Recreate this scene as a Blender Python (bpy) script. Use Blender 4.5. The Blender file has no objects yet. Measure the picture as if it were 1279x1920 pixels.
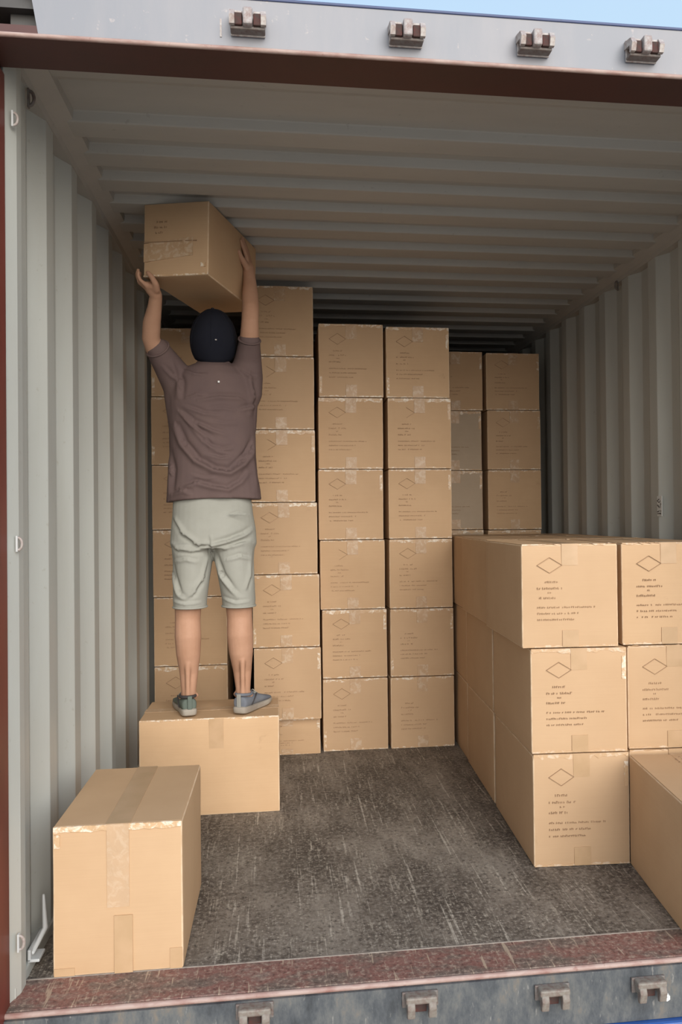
import bpy, bmesh, math, random
from mathutils import Vector, Matrix, noise
C = bpy.context.scene.collection
SC = bpy.context.scene
R = math.radians

# ------------------------------------------------------------------ camera
cam_d = bpy.data.cameras.new('camera')
cam = bpy.data.objects.new('camera', cam_d); C.objects.link(cam)
cam_d.sensor_fit = 'VERTICAL'; cam_d.sensor_height = 36.0
cam_d.lens = 1517.77 / 1920 * 36.0
cam_d.shift_x = -(711.57 - 639.5) / 1920
cam_d.clip_start = 0.05; cam_d.clip_end = 500
_r = Vector((0.9917, -0.1283, -0.0104)); _u = Vector((0.009, -0.0112, 0.9999)); _f = Vector((0.1284, 0.9917, 0.0100))
cam.matrix_world = Matrix(((_r.x, _u.x, -_f.x, .6475), (_r.y, _u.y, -_f.y, 0.0), (_r.z, _u.z, -_f.z, 1.1687), (0, 0, 0, 1)))
SC.camera = cam

# ------------------------------------------------------------------ daylight
w = bpy.data.worlds.new('sky'); SC.world = w; w.use_nodes = True
nt = w.node_tree; nt.nodes.clear()
wo = nt.nodes.new('ShaderNodeOutputWorld'); bg = nt.nodes.new('ShaderNodeBackground')
tc = nt.nodes.new('ShaderNodeTexCoord'); sx = nt.nodes.new('ShaderNodeSeparateXYZ'); rp = nt.nodes.new('ShaderNodeValToRGB')
nt.links.new(tc.outputs['Generated'], sx.inputs[0]); nt.links.new(sx.outputs[2], rp.inputs[0])
nt.links.new(rp.outputs[0], bg.inputs[0]); nt.links.new(bg.outputs[0], wo.inputs[0])
e = rp.color_ramp.elements
e[0].position = 0.0; e[0].color = (1.75, 1.62, 1.45, 1)
e[1].position = 0.95; e[1].color = (.42, .62, 1, 1)
m_ = rp.color_ramp.elements.new(0.45); m_.color = (.56, .76, .94, 1)
bg.inputs[1].default_value = 1.0
# soft daylight through high cloud from behind the photographer
sd = bpy.data.lights.new('hazy_sun', 'SUN'); so = bpy.data.objects.new('hazy_sun', sd); C.objects.link(so)
sd.energy = 3.9; sd.angle = R(52); sd.color = (1, .95, .885)
so.rotation_euler = Vector((-.20, .90, -.365)).to_track_quat('-Z', 'Y').to_euler()
SC.view_settings.view_transform = 'Standard'; SC.view_settings.look = 'None'
SC.view_settings.exposure = 0.04; SC.view_settings.gamma = 1; SC.view_settings.use_curve_mapping = False

# ------------------------------------------------------------------ materials
def srgb(r, g, b):
    f = lambda c: (c / 255 / 12.92) if c <= 10 else ((c / 255 + .055) / 1.055) ** 2.4
    return (f(r), f(g), f(b), 1)
def lk(nt, a, b): nt.links.new(a, b)
def base_mat(name, col, rough=.6, metal=0.0, spec=.5):
    m = bpy.data.materials.new(name); m.use_nodes = True
    p = m.node_tree.nodes['Principled BSDF']
    p.inputs['Base Color'].default_value = col; p.inputs['Roughness'].default_value = rough
    p.inputs['Metallic'].default_value = metal; p.inputs['Specular IOR Level'].default_value = spec
    return m, m.node_tree, p
def tex(nt, kind, scale, detail=4, rough=.5, vec=None, dist=0.0):
    n = nt.nodes.new(kind)
    n.inputs['Scale'].default_value = scale
    if 'Detail' in n.inputs: n.inputs['Detail'].default_value = detail
    if kind == 'ShaderNodeTexNoise':
        n.inputs['Roughness'].default_value = rough; n.inputs['Distortion'].default_value = dist
    if vec is not None: lk(nt, vec, n.inputs['Vector'])
    return n
def coords(nt, scale=(1, 1, 1), rot=(0, 0, 0), shift_random=False):
    t = nt.nodes.new('ShaderNodeTexCoord'); mp = nt.nodes.new('ShaderNodeMapping')
    mp.inputs['Scale'].default_value = scale; mp.inputs['Rotation'].default_value = rot
    lk(nt, t.outputs['Object'], mp.inputs['Vector'])
    if shift_random:
        oi = nt.nodes.new('ShaderNodeObjectInfo'); mu = nt.nodes.new('ShaderNodeMath'); mu.operation = 'MULTIPLY'; mu.inputs[1].default_value = 37
        lk(nt, oi.outputs['Random'], mu.inputs[0]); lk(nt, mu.outputs[0], mp.inputs['Location'])
    return mp.outputs[0]
def ramp(nt, fac, stops):
    r = nt.nodes.new('ShaderNodeValToRGB'); lk(nt, fac, r.inputs[0])
    el = r.color_ramp.elements
    while len(el) < len(stops): el.new(.5)
    for q, (pos, c) in zip(el, stops):
        q.position = pos; q.color = c if len(c) == 4 else (*c, 1)
    return r.outputs[0]
def mix(nt, fac, a, b, mode='MIX'):
    m = nt.nodes.new('ShaderNodeMix'); m.data_type = 'RGBA'; m.blend_type = mode
    for s, v in ((0, fac), (6, a), (7, b)):
        if hasattr(v, 'is_output') or isinstance(v, bpy.types.NodeSocket): lk(nt, v, m.inputs[s])
        else: m.inputs[s].default_value = v
    return m.outputs[2]
def bump(nt, p, h, strength=.3, dist=.002):
    b = nt.nodes.new('ShaderNodeBump'); b.inputs['Strength'].default_value = strength; b.inputs['Distance'].default_value = dist
    lk(nt, h, b.inputs['Height']); lk(nt, b.outputs[0], p.inputs['Normal'])
def g(v): return (v, v, v, 1)

def mat_paint(name, col, dirt, rough=.5, amount=.35, streak=(3, 3, .6)):
    m, nt, p = base_mat(name, col, rough)
    v = coords(nt, streak)
    n1 = tex(nt, 'ShaderNodeTexNoise', 2.5, 8, .62, v); n2 = tex(nt, 'ShaderNodeTexNoise', 38, 5, .6, coords(nt))
    f1 = ramp(nt, n1.outputs[0], [(.42, g(0)), (.75, g(amount))])
    c1 = mix(nt, f1, col, dirt)
    f2 = ramp(nt, n2.outputs[0], [(.66, g(0)), (.72, g(.55))])
    lk(nt, mix(nt, f2, c1, dirt), p.inputs['Base Color'])
    bump(nt, p, n2.outputs[0], .12, .001)
    return m
WALLC = (.46, .465, .43, 1)
M_wall = mat_paint('grey_white_container_paint', WALLC, (.36, .34, .29, 1), .42, .30)
M_ceil = mat_paint('roof_panel_paint', (.40, .375, .335, 1), (.29, .265, .23, 1), .5, .35, (.6, 3, 3))
M_post = mat_paint('white_post_paint', (.52, .53, .52, 1), (.42, .34, .30, 1), .35, .25)
M_red = mat_paint('oxide_red_paint', (.17, .030, .020, 1), (.055, .018, .012, 1), .42, .8)
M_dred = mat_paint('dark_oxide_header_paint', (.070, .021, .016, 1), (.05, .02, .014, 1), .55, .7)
M_head = mat_paint('pale_grey_header_paint', (.215, .22, .243, 1), (.42, .36, .34, 1), .45, .25)
M_pink = mat_paint('worn_pink_edge', (.40, .29, .25, 1), (.22, .09, .07, 1), .6, .95, (5, 12, 12))
M_dark = mat_paint('dark_casting_steel', (.055, .05, .045, 1), (.03, .02, .015, 1), .55, .5)
M_galv = mat_paint('worn_galvanised_steel', (.42, .38, .35, 1), (.16, .07, .05, 1), .45, .9, (30, 30, 30))
M_lug = mat_paint('pale_worn_lug_steel', (.34, .31, .30, 1), (.16, .07, .05, 1), .5, .9, (30, 30, 30))
M_lip = mat_paint('worn_threshold_lip', (.30, .26, .22, 1), (.12, .09, .075, 1), .6, .95, (9, 9, 9))
M_lowk = mat_paint('dull_rusty_keeper_steel', (.21, .185, .155, 1), (.12, .06, .045, 1), .6, .9, (30, 30, 30))
M_keep = mat_paint('rusty_keeper_steel', (.17, .15, .135, 1), (.10, .045, .03, 1), .6, .9, (30, 30, 30))
M_shadow = mat_paint('rusty_pocket_shade', (.045, .025, .02, 1), (.10, .02, .015, 1), .8, .9, (30, 30, 30))  # rust tone darkened to carry the shade inside the keeper pockets

def mat_sill_face():
    m, nt, p = base_mat('blue_grey_sill_paint', (.15, .17, .18, 1), .55)
    v = coords(nt, (1, 1, .45)); n = tex(nt, 'ShaderNodeTexNoise', 11, 9, .75, v)
    c = ramp(nt, n.outputs[0], [(.34, (.034, .037, .041)), (.46, (.066, .072, .078)), (.56, (.110, .112, .110)), (.66, (.17, .14, .11))])
    v2 = coords(nt, (1, 1, .3), (0, .5, 0)); n2 = tex(nt, 'ShaderNodeTexNoise', 70, 3, .6, v2)
    f = ramp(nt, n2.outputs[0], [(.64, g(0)), (.70, g(.45))])
    lk(nt, mix(nt, f, c, (.32, .30, .27, 1)), p.inputs['Base Color'])
    bump(nt, p, n.outputs[0], .4, .003); return m
M_sill = mat_sill_face()
def scratches(nt, ang, sx_, sy_, lo, hi, seed):
    v = coords(nt, (sx_, sy_, 1), (0, 0, ang)); n = tex(nt, 'ShaderNodeTexNoise', 1.0, 3, .7, v, .25)
    n.noise_dimensions = '4D'; n.inputs['W'].default_value = seed
    return ramp(nt, n.outputs[0], [(lo, g(0)), (hi, g(1))])
def mx(nt, a, b):
    q = nt.nodes.new('ShaderNodeMath'); q.operation = 'MAXIMUM'; lk(nt, a, q.inputs[0]); lk(nt, b, q.inputs[1]); return q.outputs[0]
def ml(nt, a, b):
    q = nt.nodes.new('ShaderNodeMath'); q.operation = 'MULTIPLY'; lk(nt, a, q.inputs[0])
    if isinstance(b, float): q.inputs[1].default_value = b
    else: lk(nt, b, q.inputs[1])
    return q.outputs[0]
def mat_floor():
    m, nt, p = base_mat('worn_plywood_floor', (.11, .10, .09, 1), .66, 0, .3)
    n1 = tex(nt, 'ShaderNodeTexNoise', 3.2, 9, .66, coords(nt, (1.3, .6, 1)))
    c = ramp(nt, n1.outputs[0], [(.40, (.074, .060, .048)), (.51, (.136, .112, .090)), (.62, (.230, .195, .158))])
    n2 = tex(nt, 'ShaderNodeTexNoise', 60, 7, .78, coords(nt))
    c = mix(nt, ramp(nt, n2.outputs[0], [(.50, g(0)), (.60, g(.75))]), c, (.27, .235, .195, 1))
    c = mix(nt, ramp(nt, n2.outputs[0], [(.38, g(.85)), (.46, g(0))]), c, (.035, .029, .026, 1))
    s = scratches(nt, .05, 60, 4, .585, .635, 1)
    s = mx(nt, s, scratches(nt, -.25, 75, 7, .585, .635, 5)); s = mx(nt, s, scratches(nt, .42, 66, 9, .60, .645, 9)); s = mx(nt, s, scratches(nt, -.8, 70, 12, .61, .65, 13))
    pm = tex(nt, 'ShaderNodeTexNoise', 5.5, 5, .7, coords(nt)); msk = ramp(nt, pm.outputs[0], [(.40, g(.06)), (.60, g(.9))])
    brk = ramp(nt, n2.outputs[0], [(.40, g(.1)), (.56, g(1))])
    c = mix(nt, ml(nt, ml(nt, s, msk), brk), c, (.38, .335, .27, 1))
    s2 = mx(nt, scratches(nt, .03, 46, 1.3, .615, .645, 31), scratches(nt, -.16, 58, 1.8, .63, .66, 37)); s2 = mx(nt, s2, scratches(nt, .30, 50, 2.2, .64, .67, 41))
    c = mix(nt, ml(nt, ml(nt, s2, brk), .9), c, (.46, .41, .34, 1))
    n3 = tex(nt, 'ShaderNodeTexNoise', 120, 3, .6, coords(nt)); sp = ramp(nt, n3.outputs[0], [(.605, g(0)), (.65, g(.75))])
    c = mix(nt, ml(nt, sp, msk), c, (.52, .46, .38, 1))
    lk(nt, c, p.inputs['Base Color']); bump(nt, p, n2.outputs[0], .4, .002); return m
M_floor = mat_floor()
def mat_plate():
    m, nt, p = base_mat('worn_red_threshold_plate', (.3, .12, .1, 1), .6)
    n1 = tex(nt, 'ShaderNodeTexNoise', 6, 8, .72, coords(nt, (.8, 1.6, 1)))
    c = ramp(nt, n1.outputs[0], [(.36, (.115, .09, .075)), (.45, (.165, .115, .095)), (.55, (.215, .095, .078)), (.68, (.23, .175, .145))])
    n2 = tex(nt, 'ShaderNodeTexNoise', 75, 6, .75, coords(nt))
    c = mix(nt, ramp(nt, n2.outputs[0], [(.53, g(0)), (.60, g(.8))]), c, (.36, .27, .21, 1))
    c = mix(nt, ramp(nt, n2.outputs[0], [(.38, g(.7)), (.45, g(0))]), c, (.06, .028, .024, 1))
    s = mx(nt, scratches(nt, -.35, 55, 5, .60, .64, 3), scratches(nt, .2, 60, 4, .62, .66, 23)); c = mix(nt, ml(nt, s, .7), c, (.46, .36, .26, 1))
    lk(nt, c, p.inputs['Base Color']); bump(nt, p, n2.outputs[0], .4, .002); return m
M_plate = mat_plate()

def mat_card(name, c0, c1):
    m, nt, p = base_mat(name, c0, .68, 0, .3)
    v = coords(nt, (1, 1, 1), (0, 0, 0), True)
    n = tex(nt, 'ShaderNodeTexNoise', 3.5, 6, .6, v)
    c = mix(nt, ramp(nt, n.outputs[0], [(.35, g(0)), (.68, g(1))]), c0, c1)
    wv = coords(nt, (1, 1, 60), (0, 0, 0), True); n2 = tex(nt, 'ShaderNodeTexNoise', 6, 2, .5, wv)
    c = mix(nt, ramp(nt, n2.outputs[0], [(.35, g(0)), (.7, g(.06))]), c, (.30, .18, .09, 1))
    n3 = tex(nt, 'ShaderNodeTexNoise', 9, 5, .7, v)
    c = mix(nt, ramp(nt, n3.outputs[0], [(.67, g(0)), (.76, g(.35))]), c, (.30, .19, .10, 1))
    oi = nt.nodes.new('ShaderNodeObjectInfo')
    c = mix(nt, ramp(nt, oi.outputs['Random'], [(0, g(0)), (1, g(.35))]), c, (.43, .29, .18, 1))
    at = nt.nodes.new('ShaderNodeAttribute'); at.attribute_name = 'edge_highlight'  # bright edge outlines from tape and light, painted into the card colour
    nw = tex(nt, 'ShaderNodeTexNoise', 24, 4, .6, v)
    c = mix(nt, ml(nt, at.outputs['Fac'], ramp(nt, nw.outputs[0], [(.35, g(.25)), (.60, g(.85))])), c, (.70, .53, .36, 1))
    lk(nt, c, p.inputs['Base Color']); bump(nt, p, n3.outputs[0], .12, .002); return m
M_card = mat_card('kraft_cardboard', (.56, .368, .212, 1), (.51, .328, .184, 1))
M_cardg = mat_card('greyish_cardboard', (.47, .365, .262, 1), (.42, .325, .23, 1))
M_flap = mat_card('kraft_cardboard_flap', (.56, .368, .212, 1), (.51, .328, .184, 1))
def mat_tape(name, col, rough=.3, bs=.3, bscale=22, white=0.0):
    m, nt, p = base_mat(name, col, rough, 0, .35)
    v = coords(nt, (1, 1, 1), (0, 0, 0), True)
    n = tex(nt, 'ShaderNodeTexNoise', bscale, 4, .6, v, .6)
    n2 = tex(nt, 'ShaderNodeTexNoise', 14, 3, .5, v)
    c = mix(nt, ramp(nt, n2.outputs[0], [(.4, g(0)), (.65, g(.6))]), col, (.53, .35, .21, 1))
    if white > 0:      # glints of the crinkled film, painted in as milky patches
        n3 = tex(nt, 'ShaderNodeTexNoise', 38, 5, .65, v, .8)
        c = mix(nt, ramp(nt, n3.outputs[0], [(.48, g(0)), (.60, g(white))]), c, (.80, .72, .60, 1))
    lk(nt, c, p.inputs['Base Color'])
    bump(nt, p, n.outputs[0], bs, .004); return m
M_tape = mat_tape('clear_packing_tape', (.47, .305, .175, 1), .42, .5, 26, .22)
M_tapeflat = mat_tape('smooth_brown_packing_tape', (.45, .295, .165, 1), .3, .15, 12)
M_thin = mat_tape('thin_clear_edge_tape', (.53, .345, .195, 1), .25, .5, 40, .35)
M_tapeq = mat_tape('thin_clear_packing_tape', (.48, .325, .20, 1), .34, .35, 30, .10)
M_edge = mat_tape('crinkled_edge_tape', (.56, .37, .21, 1), .25, .9, 60, .75)
M_ink = base_mat('faded_brown_print_ink', (.36, .225, .125, 1), .8)[0]
M_inkd = base_mat('dark_brown_print_ink', (.31, .19, .105, 1), .8)[0]

def mat_cloth(name, c0, c1, scale=600, rough=.9):
    m, nt, p = base_mat(name, c0, rough, 0, .15)
    n = tex(nt, 'ShaderNodeTexNoise', 9, 5, .6, coords(nt)); n2 = tex(nt, 'ShaderNodeTexNoise', scale, 2, .5, coords(nt))
    lk(nt, mix(nt, ramp(nt, n.outputs[0], [(.35, g(0)), (.7, g(1))]), c0, c1), p.inputs['Base Color'])
    bump(nt, p, n2.outputs[0], .35, .001); return m
M_shirt = mat_cloth('taupe_jersey', (.120, .082, .077, 1), (.138, .094, .085, 1))
M_shorts = mat_cloth('light_grey_cotton', (.31, .305, .265, 1), (.345, .34, .30, 1))
M_cap = mat_cloth('navy_black_cap_cloth', (.012, .013, .020, 1), (.016, .017, .024, 1))
M_skin = mat_cloth('tanned_skin', (.39, .215, .135, 1), (.46, .265, .175, 1), 200, .55)
M_hair = mat_cloth('short_black_hair', (.015, .012, .011, 1), (.03, .024, .02, 1), 300)
M_shoeG = mat_cloth('green_grey_shoe_mesh', (.10, .12, .10, 1), (.14, .165, .14, 1), 400)
M_shoeB = mat_cloth('blue_grey_shoe_mesh', (.115, .125, .15, 1), (.17, .18, .20, 1), 400)
M_sole = mat_cloth('cream_shoe_sole', (.38, .34, .285, 1), (.27, .23, .19, 1), 120, .7)
M_rubber = base_mat('dark_rubber', (.04, .035, .035, 1), .8)[0]
M_lace = base_mat('pale_lace', (.26, .25, .22, 1), .8)[0]
M_white = base_mat('white_label', (.75, .75, .72, 1), .5)[0]
M_blue = mat_paint('blue_trailer_paint', (.03, .10, .34, 1), (.02, .04, .12, 1), .45, .5)
M_ground = mat_paint('weathered_concrete_yard', (.40, .355, .30, 1), (.28, .25, .21, 1), .85, .6, (1, 1, 1))

# ------------------------------------------------------------------ mesh helpers
def link(name, me, mat, parent=None, smooth=False, ang=None):
    if mat is not None: me.materials.append(mat)
    o = bpy.data.objects.new(name, me); C.objects.link(o)
    if parent is not None: o.parent = parent
    if smooth:
        for p in me.polygons: p.use_smooth = True
    return o
def obj(name, bm, mat, parent=None, smooth=False):
    bmesh.ops.recalc_face_normals(bm, faces=bm.faces)
    me = bpy.data.meshes.new(name); bm.to_mesh(me); bm.free()
    return link(name, me, mat, parent, smooth)
def add_box(bm, x0, x1, y0, y1, z0, z1, bev=0.0, mat=None):
    vs = [bm.verts.new((x, y, z)) for x in (x0, x1) for y in (y0, y1) for z in (z0, z1)]
    idx = [(0, 1, 3, 2), (4, 6, 7, 5), (0, 4, 5, 1), (2, 3, 7, 6), (0, 2, 6, 4), (1, 5, 7, 3)]
    fs = [bm.faces.new([vs[i] for i in f]) for f in idx]
    if bev > 0:
        es = {e for f in fs for e in f.edges}
        r = bmesh.ops.bevel(bm, geom=list(es), offset=bev, segments=2, profile=.5, affect='EDGES')
        vs = list({v for f in r['faces'] for v in f.verts} | {v for v in vs if v.is_valid})
    if mat is not None:
        for v in vs: v.co = mat @ v.co
    return vs
def bxo(name, x0, x1, y0, y1, z0, z1, m, parent=None, bev=0.0):
    bm = bmesh.new(); add_box(bm, x0, x1, y0, y1, z0, z1, bev); return obj(name, bm, m, parent)
def prism(bm, pts, axis, a, b):
    """extrude a 2-D outline along axis ('x': pts are (y,z); 'y': (x,z); 'z': (x,y))"""
    def P(p, t):
        return {'x': (t, p[0], p[1]), 'y': (p[0], t, p[1]), 'z': (p[0], p[1], t)}[axis]
    A = [bm.verts.new(P(p, a)) for p in pts]; B = [bm.verts.new(P(p, b)) for p in pts]
    n = len(pts)
    for i in range(n): bm.faces.new((A[i], A[(i + 1) % n], B[(i + 1) % n], B[i]))
    bm.faces.new(A); bm.faces.new(B[::-1])
def tube(bm, pts, rad, n=12, flat=None):
    """tapered round-ended tube through pts; rad is a float list, or (rx, ry) pairs"""
    pts = [Vector(p) for p in pts]; rings = []
    up = None
    for i, p in enumerate(pts):
        t = (pts[min(i + 1, len(pts) - 1)] - pts[max(i - 1, 0)]).normalized()
        if up is None:
            up = Vector((0, 0, 1)) if abs(t.z) < .9 else Vector((0, 1, 0))
        a = (up - t * up.dot(t)).normalized(); b = t.cross(a); up = a
        r = rad[i] if isinstance(rad, (list, tuple)) else rad
        ra, rb = r if isinstance(r, tuple) else (r, r)
        rings.append([bm.verts.new(p + a * math.cos(k * 2 * math.pi / n) * ra + b * math.sin(k * 2 * math.pi / n) * rb) for k in range(n)])
    for i in range(len(rings) - 1):
        for k in range(n): bm.faces.new((rings[i][k], rings[i][(k + 1) % n], rings[i + 1][(k + 1) % n], rings[i + 1][k]))
    for ring, s in ((rings[0], -1), (rings[-1], 1)):
        i = 0 if s < 0 else -1
        t = (pts[1] - pts[0]).normalized() if s < 0 else (pts[-1] - pts[-2]).normalized()
        r = rad[i] if isinstance(rad, (list, tuple)) else rad
        r = min(r) if isinstance(r, tuple) else r
        c = pts[i]; prev = ring
        for q in (.5, .8):
            sc = math.sqrt(1 - q * q)
            cur = [bm.verts.new(c + (v.co - c) * sc + t * s * r * q) for v in ring]
            for k in range(n): bm.faces.new((prev[k], prev[(k + 1) % n], cur[(k + 1) % n], cur[k]))
            prev = cur
        tip = bm.verts.new(c + t * s * r)
        for k in range(n): bm.faces.new((prev[k], prev[(k + 1) % n], tip))
def loft(bm, rings, n=28, cap=True, power=2.0):
    """rings: (cx, cy, cz, rx, ry [, tiltx]) horizontal super-ellipses stacked"""
    R_ = []
    for r in rings:
        cx, cy, cz, rx, ry = r[:5]; tx = r[5] if len(r) > 5 else 0; ty = r[6] if len(r) > 6 else 0
        ring = []
        for k in range(n):
            a = k * 2 * math.pi / n; c, s = math.cos(a), math.sin(a)
            x = math.copysign(abs(c) ** (2 / power), c) * rx; y = math.copysign(abs(s) ** (2 / power), s) * ry
            ring.append(bm.verts.new((cx + x, cy + y, cz + tx * x + ty * y)))
        R_.append(ring)
    for i in range(len(R_) - 1):
        for k in range(n): bm.faces.new((R_[i][k], R_[i][(k + 1) % n], R_[i + 1][(k + 1) % n], R_[i + 1][k]))
    if cap: bm.faces.new(R_[0][::-1]); bm.faces.new(R_[-1])
    return R_
def ellipsoid(bm, c, r, rot=None, seg=24, rings=16):
    M = Matrix.Translation(c) @ (rot.to_4x4() if rot else Matrix.Identity(4)) @ Matrix.Diagonal((*r, 1))
    bmesh.ops.create_uvsphere(bm, u_segments=seg, v_segments=rings, radius=1, matrix=M)
def fuse(bm, voxel, smooth=3, factor=.5):
    """voxel-union of every closed piece in bm -> one continuous mesh"""
    bmesh.ops.recalc_face_normals(bm, faces=bm.faces)
    me = bpy.data.meshes.new('raw'); bm.to_mesh(me); bm.free()
    o = bpy.data.objects.new('raw', me); C.objects.link(o)
    md = o.modifiers.new('r', 'REMESH'); md.mode = 'VOXEL'; md.voxel_size = voxel; md.use_smooth_shade = True
    if smooth:
        sm = o.modifiers.new('s', 'SMOOTH'); sm.iterations = smooth; sm.factor = factor
    bpy.context.view_layer.update()
    dg = bpy.context.evaluated_depsgraph_get()
    out = bpy.data.meshes.new_from_object(o.evaluated_get(dg))
    bpy.data.objects.remove(o); bpy.data.meshes.remove(me)
    return out
def empty(name, loc=(0, 0, 0), rz=0.0):
    o = bpy.data.objects.new(name, None); C.objects.link(o); o.location = loc; o.rotation_euler = (0, 0, rz); o.empty_display_size = .1
    return o
def tag(o, label, cat, group=None):
    o['label'] = label; o['category'] = cat
    if group: o['group'] = group
    return o
def struct(o): o['kind'] = 'structure'; return o

# ------------------------------------------------------------------ the container shell
W, H = 2.352, 2.393
YO, YB = 2.035, 7.90            # door sill, end wall
ZR = 2.34                       # where the side corrugation meets the top rail
def corrugated_wall(name, side, far_edge, pitch):
    # profile along y: inner flat ends at far_edge + k*pitch ; normal points into the container
    D = .036; pts = [(2.078, -.004), (2.125, .012), (2.165, .012), (2.178, -.004), (2.262, -.006)] if side < 0 else [(2.055, 0.0), (2.2, 0.0)]
    y = pts[-1][0]; k = -8
    while True:
        e_ = far_edge + k * pitch; k += 1
        seg = [(e_ - .075, 0.0), (e_, 0.0), (e_ + .068, -D), (e_ + .068 + pitch - .211, -D)]
        if seg[0][0] - .068 <= y + .005: continue
        if seg[-1][0] > YB: break
        if len(pts) <= 6 and pts[-1][1] > -.03: pts.append((seg[0][0] - .068, -D))
        pts += seg
    pts.append((YB, -D))
    bm = bmesh.new(); T = .012
    x = lambda q: (q if side < 0 else W - q)
    xb = lambda q: (-.05 if side < 0 else W + .05)
    zs = [0.0, .02, ZR, ZR + .005]
    inner = [[bm.verts.new((x(q[1]), q[0], z)) for z in (0.0, ZR)] for q in pts]
    outer = [[bm.verts.new((x(q[1] - T), q[0] + (.003), z)) for z in (0.0, ZR)] for q in pts]
    for A in (inner, outer):
        for i in range(len(A) - 1): bm.faces.new((A[i][0], A[i + 1][0], A[i + 1][1], A[i][1]))
    for i in range(len(pts) - 1):
        for j in (0, 1): bm.faces.new((inner[i][j], inner[i + 1][j], outer[i + 1][j], outer[i][j]))
    for i in (0, -1): bm.faces.new((inner[i][0], inner[i][1], outer[i][1], outer[i][0]))
    o = obj(name, bm, M_wall); b = o.modifiers.new('bevel', 'BEVEL'); b.width = .009; b.segments = 3; b.limit_method = 'ANGLE'; b.angle_limit = R(20)
    return struct(o)
corrugated_wall('wall_left', -1, 2.515, .2965)
corrugated_wall('wall_right', 1, 3.506 - .281 * 4, .281)
struct(bxo('wall_back', -.05, W + .05, YB, YB + .03, -.02, H + .06, M_wall))
# roof: pressed ribs running across
bm = bmesh.new(); prof = [(2.06, 2.300), (2.075, 2.352), (2.27, 2.378), (2.31, 2.393)]
y0 = 3.111 - 3 * .2072
for k in range(30):
    yy = y0 + k * .2072
    if yy > YB - .15: break
    prof += [(yy - .006, 2.395), (yy + .006, 2.365), (yy + .105, 2.365), (yy + .135, 2.395)]
prof.append((YB, 2.393))
top = [(y, 2.43) for y, z in prof[::-1]]
prism(bm, prof + top, 'x', -.045, W + .045)
o = struct(obj('ceiling', bm, M_ceil)); b = o.modifiers.new('bevel', 'BEVEL'); b.width = .004; b.segments = 2; b.limit_method = 'ANGLE'; b.angle_limit = R(15)
# top side rails
for n_, (a, b_, s) in enumerate(((-.05, .064, 1), (W - .064, W + .05, -1))):
    bm = bmesh.new()
    if s > 0: pts = [(-.055, ZR - .004), (.004, ZR - .004), (.010, ZR + .012), (.062, 2.372), (.066, 2.394), (-.055, 2.394)]
    else: pts = [(W + .055, ZR - .004), (W - .004, ZR - .004), (W - .010, ZR + .012), (W - .062, 2.372), (W - .066, 2.394), (W + .055, 2.394)]
    prism(bm, pts, 'y', 2.06, YB); struct(obj('trim_%d' % (n_ + 1), bm, M_ceil))
# bottom rails
for n_, (a, b_) in enumerate(((-.055, .006), (W - .006, W + .055))):
    struct(bxo('baseboard_left' if n_ == 0 else 'baseboard_right', a, b_, 2.10, YB, -.02, .028, M_wall, None, .004))
# floor boards and threshold plate
bm = bmesh.new(); add_box(bm, -.05, W + .05, 2.183, YB, -.03, 0)
struct(obj('floor', bm, M_floor))
struct(bxo('trim_3', -.02, W + .02, 2.048, 2.181, -.03, .0015, M_plate, None, .0015))
struct(bxo('trim_17', 0.0, W, 2.1795, 2.185, -.01, .0032, M_lip, None, .001))
# rolled edge of the sill
bm = bmesh.new(); tube(bm, [(-.03, 2.041, -.0055), (W + .03, 2.041, -.0055)], .0070, 12); struct(obj('trim_4', bm, M_pink, None, True))
# sill front channel
bm = bmesh.new(); prism(bm, [(2.05, -.012), (2.05, -.149), (2.03, -.149), (2.03, -.012)], 'x', -.16, W + .16)
struct(obj('trim_5', bm, M_sill))
# header: dark underside, pale front plate, roof edge lip
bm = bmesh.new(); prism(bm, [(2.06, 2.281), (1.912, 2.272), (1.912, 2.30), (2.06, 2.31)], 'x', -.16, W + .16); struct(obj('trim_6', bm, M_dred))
bm = bmesh.new(); prism(bm, [(1.905, 2.390), (1.911, 2.276), (1.925, 2.276), (1.925, 2.390)], 'x', .109, W + .16)
for v in bm.verts:
    if v.co.x < .12: v.co.x = .125 - (v.co.z - 2.276) * .16
struct(obj('trim_7', bm, M_head))
bm = bmesh.new(); tube(bm, [(-.16, 1.909, 2.2745), (W + .16, 1.909, 2.2745)], .0055, 10); struct(obj('trim_8', bm, M_pink, None, True))
struct(bxo('trim_9', .08, W + .16, 1.902, 2.06, 2.389, 2.396, mat_paint('navy_roof_edge', (.05, .07, .16, 1), (.03, .03, .05, 1), .5), None, .002))
bxo_ = bxo('trim_10', .531, .535, 1.9075, 1.912, 2.300, 2.360, M_galv); struct(bxo_)
# outer skin of roof so daylight only enters by the doors
struct(bxo('trim_11', -.16, W + .16, 2.02, YB + .05, 2.43, 2.47, M_head))
# corner posts
def post(n, x0, x1):
    bm = bmesh.new(); add_box(bm, x0, x1, 1.935, 2.08, -.15, 2.276, .006); struct(obj('trim_%d' % n, bm, M_red))
post(12, -.16, .0); post(13, W, W + .16)
# upper left corner casting with its oval hole
bm = bmesh.new()
add_box(bm, -.16, .105, 1.945, 2.035, 2.284, 2.292); add_box(bm, -.16, .108, 1.935, 2.06, 2.352, 2.46); add_box(bm, -.16, -.045, 1.935, 2.06, 2.29, 2.36)
add_box(bm, -.16, .11, 2.035, 2.06, 2.285, 2.44); add_box(bm, .05, .118, 1.96, 2.06, 2.29, 2.36)
struct(obj('trim_14', bm, M_dark))
# side cheeks outside the door posts
struct(bxo('trim_15', -.16, -.06, 2.05, YB, -.15, 2.44, M_red)); struct(bxo('trim_16', W + .06, W + .16, 2.05, YB, -.15, 2.44, M_red))
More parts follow.
